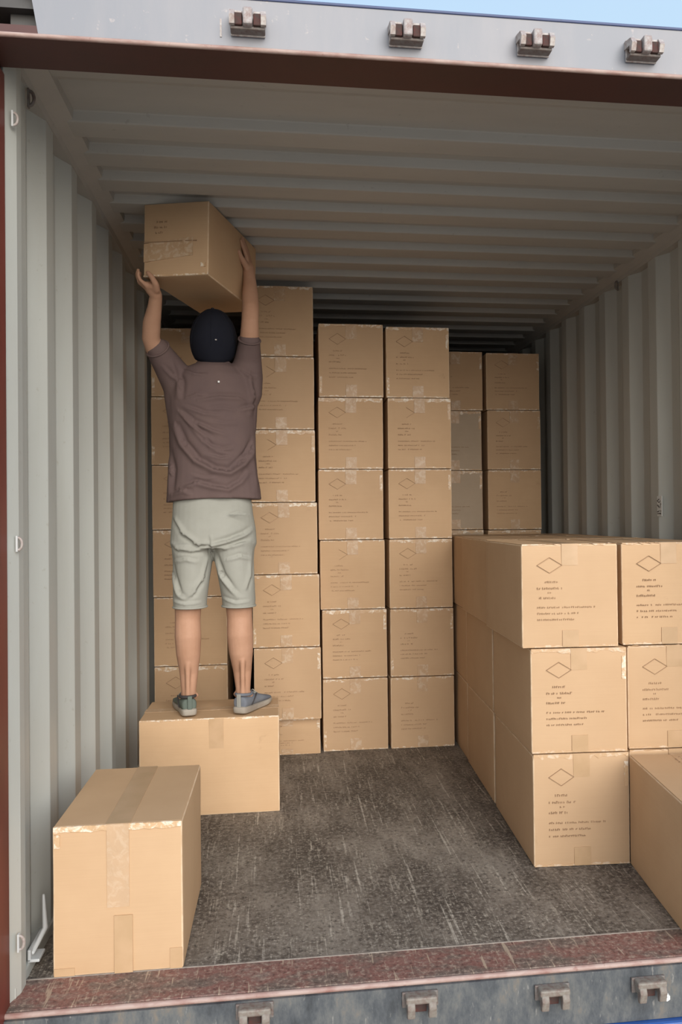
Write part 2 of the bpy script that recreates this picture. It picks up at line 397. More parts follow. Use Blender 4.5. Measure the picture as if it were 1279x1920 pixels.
# yard the container stands over
struct(bxo('ground', -40, 40, -60, 30, -1.36, -1.30, M_ground))
# blue rail of the trailer under the sill
bm = bmesh.new(); add_box(bm, -.1, W + .1, 2.012, 2.10, -.40, -.151, .008)
for k in range(9): add_box(bm, .1 + k * .26, .16 + k * .26, 2.004, 2.014, -.38, -.19, .002)
add_box(bm, -.1, W + .1, 2.10, 7.6, -.30, -.20)
for x_ in (.35, 1.9):
    for y_ in (2.3, 6.8): add_box(bm, x_, x_ + .12, y_, y_ + .12, -1.30, -.29)
tag(obj('trailer_rail', bm, M_blue), 'blue painted steel trailer frame carrying the container under its sill', 'trailer')

# ---- lock keepers on the header and sill
def keeper(kind, x, z, y, label):
    t = empty('lock_keeper', (x, y, z))
    if kind == 'top':
        bm = bmesh.new(); add_box(bm, -.040, .040, -.006, 0, -.020, .034, .002); obj('base_plate', bm, M_galv, t)
        bm = bmesh.new(); add_box(bm, -.040, .040, -.030, -.002, -.018, -.010, .003); obj('lower_bar', bm, M_keep, t)
        bm = bmesh.new(); add_box(bm, -.011, .011, -.046, -.002, -.014, .026, .004); obj('middle_jaw', bm, M_lug, t)
        for s in (-1, 1):
            bm = bmesh.new()
            prism(bm, [(-.0, .030), (-.036, .022), (-.046, .006), (-.040, -.012), (-.030, -.012), (-.030, .006), (0, .010)], 'x', s * .036 - .006, s * .036 + .006)
            add_box(bm, s * .025 - .013, s * .025 + .013, -.032, -.001, .014, .024, .003)
            obj('side_jaw', bm, M_galv, t)
            bm = bmesh.new(); add_box(bm, s * .0225 - .0095, s * .0225 + .0095, -.037, -.005, -.012, .016, .002); obj('cam_pocket_shade', bm, M_shadow, t)  # solid dark block painted as the pocket's shade
    else:
        bm = bmesh.new(); add_box(bm, -.046, .046, -.008, 0, -.012, .026, .002); obj('base_plate', bm, M_keep, t)
        bm = bmesh.new(); add_box(bm, -.040, .040, -.034, -.004, .008, .026, .005); obj('top_bar', bm, M_lowk, t)
        for s in (-1, 1):
            bm = bmesh.new()
            prism(bm, [(0, .014), (-.034, .014), (-.040, 0), (-.034, -.026), (-.022, -.030), (-.018, -.008), (0, -.010)], 'x', s * .027 - .010, s * .027 + .010)
            o_ = obj('side_jaw', bm, M_lowk, t); b_ = o_.modifiers.new('b', 'BEVEL'); b_.width = .003; b_.segments = 2
        bm = bmesh.new(); add_box(bm, -.016, .016, -.012, -.004, -.022, .010, .002); obj('cam_pocket_shade', bm, M_shadow, t)
    return tag(t, label, 'lock keeper', 'lock keepers on the door header' if kind == 'top' else 'lock keepers on the door sill')
for x, z, d in ((.596, 2.322, 'first from the left'), (.969, 2.321, 'second from the left'), (1.285, 2.319, 'third from the left'), (1.563, 2.321, 'fourth and rightmost')):
    keeper('top', x, z, 1.9075, 'rusty steel lock keeper on the pale header above the door, ' + d)
for x, z, d in ((.588, -.040, 'first from the left'), (1.0, -.046, 'second from the left'), (1.345, -.057, 'third from the left'), (1.606, -.059, 'rightmost, beside a white ring')):
    keeper('low', x, z, 2.0295, 'worn steel lock keeper on the blue grey sill, ' + d)
bm = bmesh.new(); bmesh.ops.create_cone(bm, segments=6, radius1=.010, radius2=.009, depth=.010, cap_ends=True, matrix=Matrix.Translation((1.656, 2.025, -.091)) @ Matrix.Rotation(R(90), 4, 'X'))
bmesh.ops.create_cone(bm, segments=16, radius1=.004, radius2=.004, depth=.016, cap_ends=True, matrix=Matrix.Translation((1.656, 2.024, -.091)) @ Matrix.Rotation(R(90), 4, 'X'))
tag(obj('hex_nut', bm, M_white), 'small white hexagonal nut on the blue grey sill near its right end', 'nut')

# ---- lashing rings
def lashing_ring(loc, ax, label, s=1.0, mt=None):
    t = empty('lashing_ring', loc)
    bm = bmesh.new(); n = 18; pts = []
    for k in range(n + 1):
        a = math.pi * k / n
        pts.append((ax * (.003 + .009 * s * math.sin(a)), .0, -.015 * s * math.cos(a)))
    tube(bm, pts, .0035 * s, 8); obj('bent_bar', bm, mt or M_galv, t, True)
    bm = bmesh.new(); add_box(bm, -.002, .003, -.006, .006, -.020 * s, .020 * s, .001)
    obj('weld_plate', bm, M_post if mt is None else mt, t)
    return tag(t, label, 'lashing ring', 'lashing rings on the container walls')
lashing_ring((.012, 2.095, 2.172), 1, 'small steel lashing loop at the top of the white left post')
lashing_ring((.012, 2.110, 1.119), 1, 'small steel lashing loop halfway up the white left post', 1.0)
lashing_ring((.012, 2.103, .137), 1, 'small steel lashing loop near the foot of the white left post', 1.1)
lashing_ring((.002, 2.262, 2.310), 1, 'bent lashing hook high on the left wall under the roof rail', 1.3, M_keep)
lashing_ring((W - .004, 3.822, 2.322), -1, 'dark lashing hook high on the right wall under the roof rail', 1.3, M_keep)
# folded lashing bar by the floor on the left
t = empty('lashing_bar', (0, 0, 0))
bm = bmesh.new(); tube(bm, [(.008, 2.235, .045), (.022, 2.30, .075), (.010, 2.33, .150)], [.006, .008, .004], 8); obj('bent_bar', bm, M_post, t, True)
bm = bmesh.new(); add_box(bm, .0, .03, 2.215, 2.27, .028, .036, .002); add_box(bm, .0, .008, 2.215, 2.33, .03, .06, .002); obj('weld_plate', bm, M_post, t)
tag(t, 'bent white lashing bar by the floor beside the front left box', 'lashing bar')
# sticker on right wall
bm = bmesh.new(); add_box(bm, -.001, .001, -.022, .022, -.045, .045)
t = obj('wall_sticker', bm, M_white); t.location = (W + .029 , 3.547, 1.218); t.location.x = W - .002
rr = random.Random(4); bm = bmesh.new()
for k in range(26):
    yy, zz = rr.uniform(-.018, .014), rr.uniform(-.042, .036); add_box(bm, -.0024, -.0008, yy, yy + rr.uniform(.003, .009), zz, zz + .004)
obj('printed_marking', bm, M_dark, t)
t.location = (W + .0005, 3.547 - .125, 1.218)
tag(t, 'small worn speckled sticker on the corrugated right wall above the boxes', 'sticker')

# ------------------------------------------------------------------ cardboard boxes
BW, BH, BL = .331, .3585, .58
def rounded_box_mesh(w, l, h, r=.0045, bulge=.0022, seed=0, lid=True):
    def ticks(s, n):
        a = [0, r * .3, r * .7, r]; m_ = [r + (s - 2 * r) * k / n for k in range(1, n)]
        return a + m_ + [s - x for x in a[::-1]]
    X, Y, Z = ticks(w, 8), ticks(l, 10), ticks(h, 8)
    bm = bmesh.new(); cache = {}; wl = bm.verts.layers.float.new('edge_highlight')
    rs = random.Random(seed); off = Vector((rs.uniform(0, 50), rs.uniform(0, 50), rs.uniform(0, 50)))
    def V(i, j, k):
        if (i, j, k) in cache: return cache[(i, j, k)]
        p = Vector((X[i], Y[j], Z[k]))
        q = Vector((min(max(p.x, r), w - r), min(max(p.y, r), l - r), min(max(p.z, r), h - r)))
        d = p - q
        if d.length > 1e-9: p = q + d.normalized() * r
        sx_, sy_, sz_ = (math.sin(math.pi * p.x / w), math.sin(math.pi * p.y / l), math.sin(math.pi * p.z / h))
        nz = noise.noise(p * 5 + off) * .0012
        if i == 0: p.x -= bulge * sy_ * sz_ + nz
        if i == len(X) - 1: p.x += bulge * sy_ * sz_ + nz
        if j == 0: p.y -= bulge * sx_ * sz_ + nz
        if j == len(Y) - 1: p.y += bulge * sx_ * sz_ + nz
        p.x -= w / 2
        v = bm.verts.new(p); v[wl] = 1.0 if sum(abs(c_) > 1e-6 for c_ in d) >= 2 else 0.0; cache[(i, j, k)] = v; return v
    nx, ny, nz_ = len(X) - 1, len(Y) - 1, len(Z) - 1
    for i in range(nx):
        for j in range(ny):
            bm.faces.new((V(i, j, 0), V(i, j + 1, 0), V(i + 1, j + 1, 0), V(i + 1, j, 0)))
            bm.faces.new((V(i, j, nz_), V(i + 1, j, nz_), V(i + 1, j + 1, nz_), V(i, j + 1, nz_)))
    for i in range(nx):
        for k in range(nz_):
            bm.faces.new((V(i, 0, k), V(i + 1, 0, k), V(i + 1, 0, k + 1), V(i, 0, k + 1)))
            bm.faces.new((V(i, ny, k), V(i, ny, k + 1), V(i + 1, ny, k + 1), V(i + 1, ny, k)))
    for j in range(ny):
        for k in range(nz_):
            bm.faces.new((V(0, j, k), V(0, j, k + 1), V(0, j + 1, k + 1), V(0, j + 1, k)))
            bm.faces.new((V(nx, j, k), V(nx, j + 1, k), V(nx, j + 1, k + 1), V(nx, j, k + 1)))
    return bm
def glyph_line(bm, rs, x0, x1, z, hgt, yf, gap=.5, skip=.1):
    x = x0
    while x < x1:
        cw = rs.uniform(.003, .006)
        if rs.random() > skip:
            n = rs.choice((1, 2, 2)); hh = hgt * rs.uniform(.6, 1)
            if n == 1: add_box(bm, x, x + cw * .35, yf - .0009, yf + .002, z, z + hh)
            else:
                add_box(bm, x, x + cw * .3, yf - .0009, yf + .002, z, z + hh)
                q = z + hh * rs.choice((.1, .45, .75)); add_box(bm, x + cw * .3, x + cw * .95, yf - .0009, yf + .002, q, q + hgt * .25)
        x += cw + .0016
        if rs.random() < .12: x += .005
def marking_mesh(w, h, variant, yf=-.0036, dx=0.0):
    """diamond emblem and lines of small print, drawn on the end face (x from -w/2)"""
    rs = random.Random(variant * 13 + 5); bm = bmesh.new()
    L = -w / 2 + .053 + dx; cx = L + .043; s = w / .331
    top_ = h
    if variant % 5 != 4:
        cz = top_ - .074; a, b_ = .043, .027; th = .0012
        P = [(cx - a, cz), (cx, cz + b_), (cx + a, cz), (cx, cz - b_)]
        for i in range(4):
            if variant % 5 == 3 and i in (0, 3): continue
            p, q = Vector((P[i][0], 0, P[i][1])), Vector((P[(i + 1) % 4][0], 0, P[(i + 1) % 4][1])); d = (q - p).normalized(); nn = Vector((-d.z, 0, d.x)) * th / 2
            M4 = [p + nn, q + nn, q - nn, p - nn]
            A = [bm.verts.new((v.x, yf - .0009, v.z)) for v in M4]; B = [bm.verts.new((v.x, yf + .002, v.z)) for v in M4]
            bm.faces.new(A); bm.faces.new(B[::-1])
            for k in range(4): bm.faces.new((A[k], A[(k + 1) % 4], B[(k + 1) % 4], B[k]))
    for (x0, x1, dz, hg) in ((cx - .022, cx + .024, .135, .007), (cx - .043, cx + .045, .157, .0075), (cx - .006, cx + .006, .171, .006), (cx - .043, cx + .020, .190, .0075)):
        glyph_line(bm, rs, x0, x1, top_ - dz, hg, yf)
    for (x1, dz) in ((L + .195, .222), (L + .138, .243), (L + .122, .264)):
        glyph_line(bm, rs, L, x1, top_ - dz, .006, yf, skip=.06)
    return bm
def strip_mesh(x0, x1, z0, z1, y, jag=.0, th=.0012, n=10, seed=0, side='z0'):
    """thin tape strip lying on the front face with a ragged edge"""
    rs = random.Random(seed); bm = bmesh.new(); cols = []
    horiz = (x1 - x0) > (z1 - z0)
    for k in range(n + 1):
        t = k / n
        a = rs.uniform(0, jag); wv = rs.uniform(-.0006, .0010) if horiz else 0.0
        if horiz: p0, p1 = (x0 + (x1 - x0) * t, z0 + (a if side == 'z0' else 0)), (x0 + (x1 - x0) * t, z1 - (a if side == 'z1' else 0))
        else: p0, p1 = (x0, z0 + (z1 - z0) * t), (x1, z0 + (z1 - z0) * t)
        cols.append([bm.verts.new((p[0], y - th + wv, p[1])) for p in (p0, ((p0[0] + p1[0]) / 2, (p0[1] + p1[1]) / 2), p1)] + [bm.verts.new((p[0], y + .004, p[1])) for p in (p1, p0)])
    for i in range(n):
        A, B = cols[i], cols[i + 1]
        for k in range(5): bm.faces.new((A[k], A[(k + 1) % 5], B[(k + 1) % 5], B[k]))
    bm.faces.new(cols[0]); bm.faces.new(cols[-1][::-1])
    return bm
def merge(bm, other):
    me = bpy.data.meshes.new('t'); other.to_mesh(me); other.free(); bm.from_mesh(me); bpy.data.meshes.remove(me)

def make_box(variant, w=BW, h=BH, l=BL, print_=True, edge=True, tape_up=.075, tape_down=.06, top_tape=True):
    """carton seen from its taped end: body, two lid flaps, seam tape, edge tape, print"""
    t = empty('cardboard_box')
    yf = -.0022
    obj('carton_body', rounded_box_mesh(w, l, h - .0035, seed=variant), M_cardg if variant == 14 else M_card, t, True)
    for s in (-1, 1):
        bm = bmesh.new(); a, b_ = (-w / 2 + .003, -.0015) if s < 0 else (.0015, w / 2 - .003)
        add_box(bm, a, b_, .003, l - .003, h - .0045, h - .0008, .001); obj('lid_flap', bm, M_flap, t)
    bm = bmesh.new(); add_box(bm, -.03, .03, -.002, l + .002, h - .0012, h - .0002); 
    if tape_up > 0: merge(bm, strip_mesh(-.028, .028, h - tape_up, h - .001, yf, 0, seed=variant))
    mt = M_tapeflat if variant >= 50 else M_tape
    for v in bm.verts:
        if v.co.y < -.0026 and variant >= 50: v.co.y += .0008
    obj('packing_tape', bm, mt, t)
    if tape_down > 0: obj('packing_tape', strip_mesh(-.028, .028, .002, tape_down, yf, 0, seed=variant + 7), mt, t)
    if edge:
        obj('edge_tape', strip_mesh(-w / 2 + .002, w / 2 - .002, h - (.010 if variant >= 50 else .014) - .005 * (variant % 3), h - .001, -.0012, .012, .0010, 22, variant * 3 + 1, 'z0'), M_thin if variant >= 50 else M_edge, t)
        if variant % 2 == 0: obj('edge_tape', strip_mesh(w / 2 - .018, w / 2 - .004, h - .11, h - .03, -.0012, 0, .0010, 6, variant), M_edge, t)
        if variant % 3 == 1: obj('edge_tape', strip_mesh(-w / 2 + .004, -w / 2 + .016, .02, .10, -.0012, 0, .0010, 6, variant), M_edge, t)
        obj('edge_tape', strip_mesh(-w / 2 + .002, w / 2 - .002, .001, .010, -.0012, .006, .0010, 22, variant * 3 + 2, 'z1'), M_thin if variant >= 50 else M_edge, t)
    if print_: obj('printed_marking', marking_mesh(w, h, variant), M_ink if variant % 2 else M_inkd, t)
    return t
protos = {}
def copy_tree(o, parent=None):
    c = o.copy(); C.objects.link(c); c.parent = parent
    for ch in [q for q in bpy.data.objects if q.parent == o]: copy_tree(ch, c)
    return c
used = set()
jr = random.Random(11)
def place(variant, x0, y0, z0, label, group, h=BH, yaw=0.0, w=BW):
    """x0 = left edge of the front face"""
    if variant not in protos: protos[variant] = make_box(variant)
    p = protos[variant]
    if variant not in used: used.add(variant); b = p
    else: b = copy_tree(p)
    b.location = (x0 + w / 2 * math.cos(yaw), y0, z0 + .0008); b.rotation_euler = (0, 0, yaw); b.scale = (w / BW, 1, (h - .0028) / BH)
    tag(b, label, 'box', group); return b
ORD = ['bottom', 'second from the bottom', 'third from the bottom', 'fourth from the bottom', 'fifth from the bottom', 'sixth from the bottom', 'top']
def column(x0s, y0, zs, desc, group, vs, w=BW, first_y=None, yaws=None):
    n = len(zs) - 1
    for i in range(n):
        d = ORD[i] if i < n - 1 else 'topmost'
        y = first_y if (i == 0 and first_y) else y0 + jr.uniform(-.006, .006)
        place(vs[i % len(vs)], x0s[i], y, zs[i], 'cardboard box, %s in the %s' % (d, desc), group, zs[i + 1] - zs[i], (yaws[i] if yaws else jr.uniform(-.006, .006)), w)

GB = 'printed cardboard boxes stacked at the back'
column([.882, .882, .874, .869, .872, .876], 4.11, [0, .366, .716, 1.070, 1.430, 1.796, 2.172], 'left one of the two middle columns', GB, [1, 2, 3, 6, 5, 7])
column([1.228, 1.230, 1.229, 1.228, 1.227, 1.222], 4.11, [0, .364, .713, 1.071, 1.431, 1.796, 2.164], 'right one of the two middle columns', GB, [9, 4, 11, 6, 8, 10])
column([.535, .539, .535, .527, .520, .518, .516], 4.05, [0, .183, .542, .904, 1.262, 1.624, 1.988, 2.340], 'tallest column, right of the worker', GB, [2, 12, 1, 5, 8, 3, 7], first_y=4.085)
column([.016, .016, .014, .012, .010, .012], 4.35, [0, .414, .776, 1.129, 1.468, 1.827, 2.19], 'column behind the worker', GB, [5, 3, 2, 12, 7, 4], w=.378)
column([1.566, 1.566, 1.566, 1.562, 1.560, 1.568], 4.76, [0, .370, .736, 1.106, 1.462, 1.822, 2.178], 'half-hidden greyish rear column', GB, [14, 14, 14, 14, 14, 12])
column([1.915, 1.915, 1.917, 1.920, 1.920, 1.917], 4.74, [0, .370, .736, 1.103, 1.464, 1.824, 2.170], 'rear column by the right wall', GB, [3, 2, 4, 9, 12, 6])
# front stack on the right: three levels, two columns, three rows deep
YW = -.052
GF = 'cardboard boxes of the right front stack'
lev = ['bottom', 'middle', 'top']; zz = [0, .379, .733, 1.085]; xo = [0.0, -.004, -.032]
for r_, (yy, xx) in enumerate(((2.625, 1.4985), (3.238, 1.532), (3.838, 1.566))):
    rown = ['front row', 'second row', 'rear row'][r_]
    for i in range(3):
        place([50, 56, 60][(i + r_) % 3] if r_ else [50, 56, 51][i], xx + xo[i] * (1 - .35 * r_), yy, zz[i], 'cardboard box, %s level of right front stack, %s, left column' % (lev[i], rown), GF, zz[i + 1] - zz[i], YW)
        place([51, 57, 60][(i + r_) % 3] if r_ else [51, 57, 60][i], xx + .3405 + (xo[i] * .6 if r_ == 0 else xo[i] * (1 - .35 * r_) + .001), yy + .003, zz[i], 'cardboard box, %s level of right front stack, %s, right column' % (lev[i], rown), GF, zz[i + 1] - zz[i], YW)

# loose box by the left post: fully taped front
t = make_box(21, .327, .386, .49, False, False, .215, 0)
for ch in list(t.children):
    if ch.name.startswith('packing_tape'): ch.data.materials[0] = M_tapeq
bm = strip_mesh(-.010, .036, .002, .150, -.0045, 0, seed=3); obj('packing_tape', bm, M_tapeflat, t)
for q in ((-.161, .161, .366, .385, -.0022, .006, .0010, 24, 91, 'z0'), (-.159, -.145, .330, .364, -.0022, 0, .001, 6, 92)): obj('edge_tape', strip_mesh(*q), M_edge, t)
for q in ((.130, .161, .002, .055, -.0022, 0, .0004, 4, 93), (-.161, -.110, .002, .022, -.0022, 0, .0004, 4, 95)): obj('edge_tape', strip_mesh(*q), M_tapeflat, t)
bm = bmesh.new(); add_box(bm, -.031, .031, -.001, .487, .3851, .3862); obj('seam_tape', bm, M_tapeflat, t)
t.location = (.2365, 2.1815, .0022); t.rotation_euler = (0, 0, -.006)
tag(t, 'plain taped cardboard box on the floor beside the left door post', 'box', 'loose cardboard boxes on the floor')
# step box the worker stands on: long side to the door
t = empty('cardboard_box'); l_, w_, h_ = .550, .336, .3865
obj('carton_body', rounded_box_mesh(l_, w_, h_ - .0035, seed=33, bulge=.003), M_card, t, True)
for a, b_ in ((.003, w_ / 2 - .0015), (w_ / 2 + .0015, w_ - .003)):
    bm = bmesh.new(); add_box(bm, -l_ / 2 + .003, l_ / 2 - .003, a, b_, h_ - .0045, h_ - .0008, .001); obj('lid_flap', bm, M_flap, t)
bm = bmesh.new(); add_box(bm, -l_ / 2, l_ / 2, w_ / 2 - .03, w_ / 2 + .03, h_ - .0012, h_ - .0002); obj('packing_tape', bm, M_tape, t); obj('packing_tape', strip_mesh(-.002, .055, h_ - .150, h_ - .004, -.0026, 0, .0004, 8, 5), M_tapeflat, t)
bm = strip_mesh(-l_ / 2 + .002, l_ / 2 - .002, h_ - .010, h_ - .001, -.0012, .006, .0010, 26, 17, 'z0'); obj('edge_tape', bm, M_edge, t)
t.location = (.3825, 3.30, 0); tag(t, 'plain cardboard box on the floor that the worker stands on', 'box', 'loose cardboard boxes on the floor')
# loose box at the right edge of the picture, print side up
t = make_box(9, .336, .368, .57, False, True, .09, .06)
mk = obj('printed_marking', marking_mesh(.56, .34, 9, 0), M_inkd, t)
for v in mk.data.vertices:
    x, y, z = v.co; v.co = (-.168 + .012 + (.34 - z) * .95, .57 - (x + .28) + .02, .3684 + (-y) * .3)
t.location = (1.928, 2.028, 0); t.rotation_euler = (0, 0, -.118)
tag(t, 'cardboard box standing in front of the right stack, cut by the photo edge', 'box', 'loose cardboard boxes on the floor')

# box in the worker's hands
t = empty('cardboard_box'); w_, l_, h_ = .256, .545, .275
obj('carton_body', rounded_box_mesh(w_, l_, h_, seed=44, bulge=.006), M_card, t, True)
bm = strip_mesh(-w_ / 2 + .002, w_ / 2 - .045, h_ * .46, h_ * .46 + .004, -.0055, .0, .0012, 12, 8); obj('creased_flap_edge', bm, M_inkd, t)
bm = strip_mesh(-w_ / 2 + .002, w_ / 2 - .06, .055, h_ * .45, -.0050, .0, .0012, 12, 8)
for v in bm.verts:
    v.co.z += (v.co.x + w_ / 2) * .10
obj('packing_tape', bm, M_tape, t)
bm = bmesh.new()
glyph_line(bm, random.Random(3), -.075, -.03, h_ - .075, .008, -.005); glyph_line(bm, random.Random(5), -.085, -.035, h_ - .095, .008, -.005); glyph_line(bm, random.Random(6), -.08, -.05, h_ - .115, .008, -.005)
obj('printed_marking', bm, M_inkd, t)
obj('edge_tape', strip_mesh(-w_ / 2, w_ / 2, .001, .010, -.0010, .006, .001, 16, 61, 'z1'), M_edge, t); obj('torn_tape', strip_mesh(w_ / 2 - .028, w_ / 2 - .010, .03, .046, -.003, 0, .0025, 3, 62), M_edge, t)
YH = -.300
t.location = (.411 - w_ / 2 * math.cos(YH), 3.048 - w_ / 2 * math.sin(YH), 2.088); t.rotation_euler = (0, R(1.2), YH)
tag(t, 'dented cardboard box held up against the roof in the worker\'s hands', 'box')

# ------------------------------------------------------------------ the worker
man = empty('person', (.40, 3.40, .3865))
inv = Matrix.Translation((-.40, -3.40, -.3865))
def wear(name, me, mat, parent=man, smooth=True):
    """mesh given in room coordinates -> child of the worker"""
    me.transform(inv)
    if parent is not man: pass
    o = link(name, me, mat, parent, smooth); return o
def mesh_of(bm):
    bmesh.ops.recalc_face_normals(bm, faces=bm.faces); me = bpy.data.meshes.new('m'); bm.to_mesh(me); bm.free(); return me
def bk(u, v):   # pattern grid of the back of the clothes (tailor's coordinates) -> x, z in metres
    return (.410 + .0021 * (u - 400) - .000028 * (v - 588), 2.005 - .002142 * (v - 588))
def folds(me, curves, back=True, ycut=3.43):
    me.update(); nrm = [v.normal.copy() for v in me.vertices]
    segs = []
    for pts, amp, wd in curves:
        P = [Vector(bk(*p)) for p in pts]; L = sum((P[i + 1] - P[i]).length for i in range(len(P) - 1)); acc = 0
        for i in range(len(P) - 1):
            l = (P[i + 1] - P[i]).length; segs.append((P[i], P[i + 1], acc / L, (acc + l) / L, amp, wd)); acc += l
    for v, n in zip(me.vertices, nrm):
        if n.y > -.15: continue
        q = Vector((v.co.x, v.co.z)); d = 0.0; best = {}
        for a, b_, t0, t1, amp, wd in segs:
            ab = b_ - a; t = max(0, min(1, (q - a).dot(ab) / ab.length_squared)); c = a + ab * t; dist = (q - c).length
            if dist > 3.2 * wd: continue
            s = dist * (1 if (q - c).cross(ab) > 0 else -1) if False else dist * math.copysign(1, ab.x * (q.y - c.y) - ab.y * (q.x - c.x))
            tt = t0 + (t1 - t0) * t; fade = math.sin(math.pi * min(1, max(0, tt)) * .94 + .06 * math.pi) ** .6
            key = (amp, wd, id(segs) if False else (a.x + b_.x) * 0)
            k2 = (amp, wd)
            val = amp * fade * (math.exp(-((s + wd * .55) / wd) ** 2) - math.exp(-((s - wd * .55) / wd) ** 2) * .8)
            if k2 not in best or abs(val) > abs(best[k2]): best[k2] = val
        d = 1.9 * sum(best.values())
        v.co += n * d * min(1, -n.y * 1.6)
# -- body: one continuous figure
bm = bmesh.new()
# legs (calf muscle to the rear)
for kx, hx, ax, hy, ay, s in ((.292, .310, .2935, 3.400, 3.372, -1), (.5, .480, .5125, 3.400, 3.366, 1)):
    kx2 = kx if s < 0 else .498
    tube(bm, [(hx, hy, 1.13), ((hx + kx2) / 2, hy, .94), (kx2, hy - .005, .82), (kx2 - s * -.002, hy - .002, .77), (kx2 + (ax - kx2) * .25, hy - .018, .70), (kx2 + (ax - kx2) * .5, hy - .014, .63), (kx2 + (ax - kx2) * .8, hy - .004, .55), (ax, ay + .006, .485), (ax, ay, .440), (ax + s * .002, ay + .006, .415)],
         [.062, .058, .054, .0515, .0535, .049, .0375, .0300, .0285, .030], 20)
    tube(bm, [(ax, ay - .020, .60), (ax, ay - .024, .50), (ax, ay - .020, .43)], [.012, .0095, .013], 10)     # achilles tendon
    tube(bm, [(ax + s * .030, ay + .006, .458), (ax - s * .028, ay + .010, .462)], .012, 8)                     # ankle bones
# pelvis and torso
loft(bm, [(.395, 3.40, 1.075, .145, .10), (.395, 3.405, 1.14, .160, .105), (.39, 3.41, 1.25, .138, .092), (.388, 3.41, 1.40, .140, .095), (.388, 3.41, 1.55, .155, .10), (.388, 3.41, 1.68, .165, .10), (.392, 3.41, 1.76, .150, .085), (.40, 3.405, 1.80, .075, .06)], 26)
# neck and head (tilted back to look up at the box)
tube(bm, [(.402, 3.405, 1.76), (.405, 3.405, 1.84)], .058, 16)
HR = Matrix.Rotation(R(24), 3, 'X')
HC = Vector((.405, 3.395, 1.905))
def hd(x, y, z): return HC + HR @ Vector((x, y, z))
ellipsoid(bm, HC, (.078, .097, .108), HR)
ellipsoid(bm, hd(0, .035, -.055), (.060, .062, .062), HR)                 # jaw
tube(bm, [hd(0, .088, .018), hd(0, .106, -.014), hd(0, .112, -.026)], [.008, .012, .014], 8)    # nose
for s in (-1, 1):
    ellipsoid(bm, hd(s * .080, .004, -.012), (.008, .020, .033), HR, 12, 8)             # ears
    tube(bm, [hd(s * .012, .092, .026), hd(s * .048, .082, .026)], .007, 8)               # brow
    ellipsoid(bm, hd(s * .040, .072, -.030), (.020, .016, .018), HR, 10, 8)             # cheek
tube(bm, [hd(-.024, .090, -.056), hd(0, .096, -.055), hd(.024, .090, -.056)], .007, 8)  # upper lip
tube(bm, [hd(-.018, .088, -.068), hd(0, .093, -.069), hd(.018, .088, -.068)], .007, 8)  # lower lip
ellipsoid(bm, hd(0, .080, -.094), (.020, .018, .016), HR, 10, 8)                        # chin
# arms raised
LA = [(.255, 3.405, 1.755), (.215, 3.355, 1.81), (.180, 3.300, 1.862), (.170, 3.272, 1.895), (.179, 3.235, 1.945), (.197, 3.190, 1.998), (.206, 3.162, 2.032)]
tube(bm, LA, [.048, .042, .037, .035, .0345, .027, .024], 18)
RA = [(.535, 3.405, 1.775), (.548, 3.365, 1.85), (.553, 3.315, 1.925), (.556, 3.290, 1.975), (.558, 3.310, 2.03), (.556, 3.350, 2.10), (.553, 3.385, 2.168), (.550, 3.400, 2.205)]
tube(bm, RA, [.048, .043, .038, .0345, .035, .0325, .0265, .024], 18)
# left hand: palm under the lower left edge, fingers up the side, thumb on the front
def hand(bm, wrist, palm_pts, fingers, thumb):
    tube(bm, [wrist] + palm_pts[:1], [.024, .026], 12)
    n = len(fingers)
    roots = [f[0] for f in fingers]
    for a in roots:      # metacarpals fan from the wrist: a flat palm
        tube(bm, [Vector(wrist), (Vector(wrist) + Vector(a)) / 2, a], [.016, .0135, .0105], 10)
    for a, b_ in zip(roots[:-1], roots[1:]):
        m0 = (Vector(wrist) * .35 + Vector(a) * .65); m1 = (Vector(wrist) * .35 + Vector(b_) * .65); tube(bm, [m0, m1], .0115, 8)
    for f, rr_ in zip(fingers, (.0086, .0090, .0086, .0074)): tube(bm, f, [rr_ * 1.08, rr_, rr_ * .95, rr_ * .84][:len(f)], 10)
    tube(bm, thumb, [.015, .0125, .0105, .009][:len(thumb)], 10)
hand(bm, (.206, 3.155, 2.036), [(.192, 3.140, 2.056)],
     [[(.166, 3.170, 2.068), (.149, 3.176, 2.082), (.1435, 3.174, 2.104), (.1465, 3.168, 2.120)],
      [(.165, 3.150, 2.066), (.146, 3.153, 2.080), (.1405, 3.150, 2.104), (.1435, 3.145, 2.123)],
      [(.168, 3.130, 2.064), (.149, 3.130, 2.078), (.143, 3.126, 2.100), (.147, 3.122, 2.117)],
      [(.175, 3.112, 2.062), (.158, 3.106, 2.074), (.150, 3.102, 2.090), (.152, 3.098, 2.104)]],
     [(.213, 3.126, 2.046), (.213, 3.100, 2.062), (.202, 3.086, 2.082), (.188, 3.086, 2.098)])
tube(bm, [(.186, 3.172, 2.058), (.188, 3.145, 2.058), (.196, 3.118, 2.056)], [.012, .0145, .014], 12)
tube(bm, [(.176, 3.160, 2.066), (.180, 3.124, 2.066)], .0115, 10)
hand(bm, (.550, 3.402, 2.200), [(.549, 3.408, 2.222)],
     [[(.541, 3.384, 2.262), (.532, 3.372, 2.290), (.524, 3.366, 2.310), (.520, 3.362, 2.324)],
      [(.546, 3.402, 2.268), (.538, 3.394, 2.300), (.529, 3.388, 2.324), (.525, 3.386, 2.342)],
      [(.551, 3.420, 2.266), (.544, 3.416, 2.296), (.537, 3.414, 2.318), (.532, 3.412, 2.336)],
      [(.555, 3.438, 2.258), (.550, 3.440, 2.282), (.544, 3.440, 2.300), (.540, 3.438, 2.314)]],
     [(.543, 3.388, 2.222), (.528, 3.360, 2.240), (.517, 3.345, 2.258), (.512, 3.338, 2.272)])
body = wear('body', fuse(bm, .0046, 3, .5), M_skin)
man_body = body

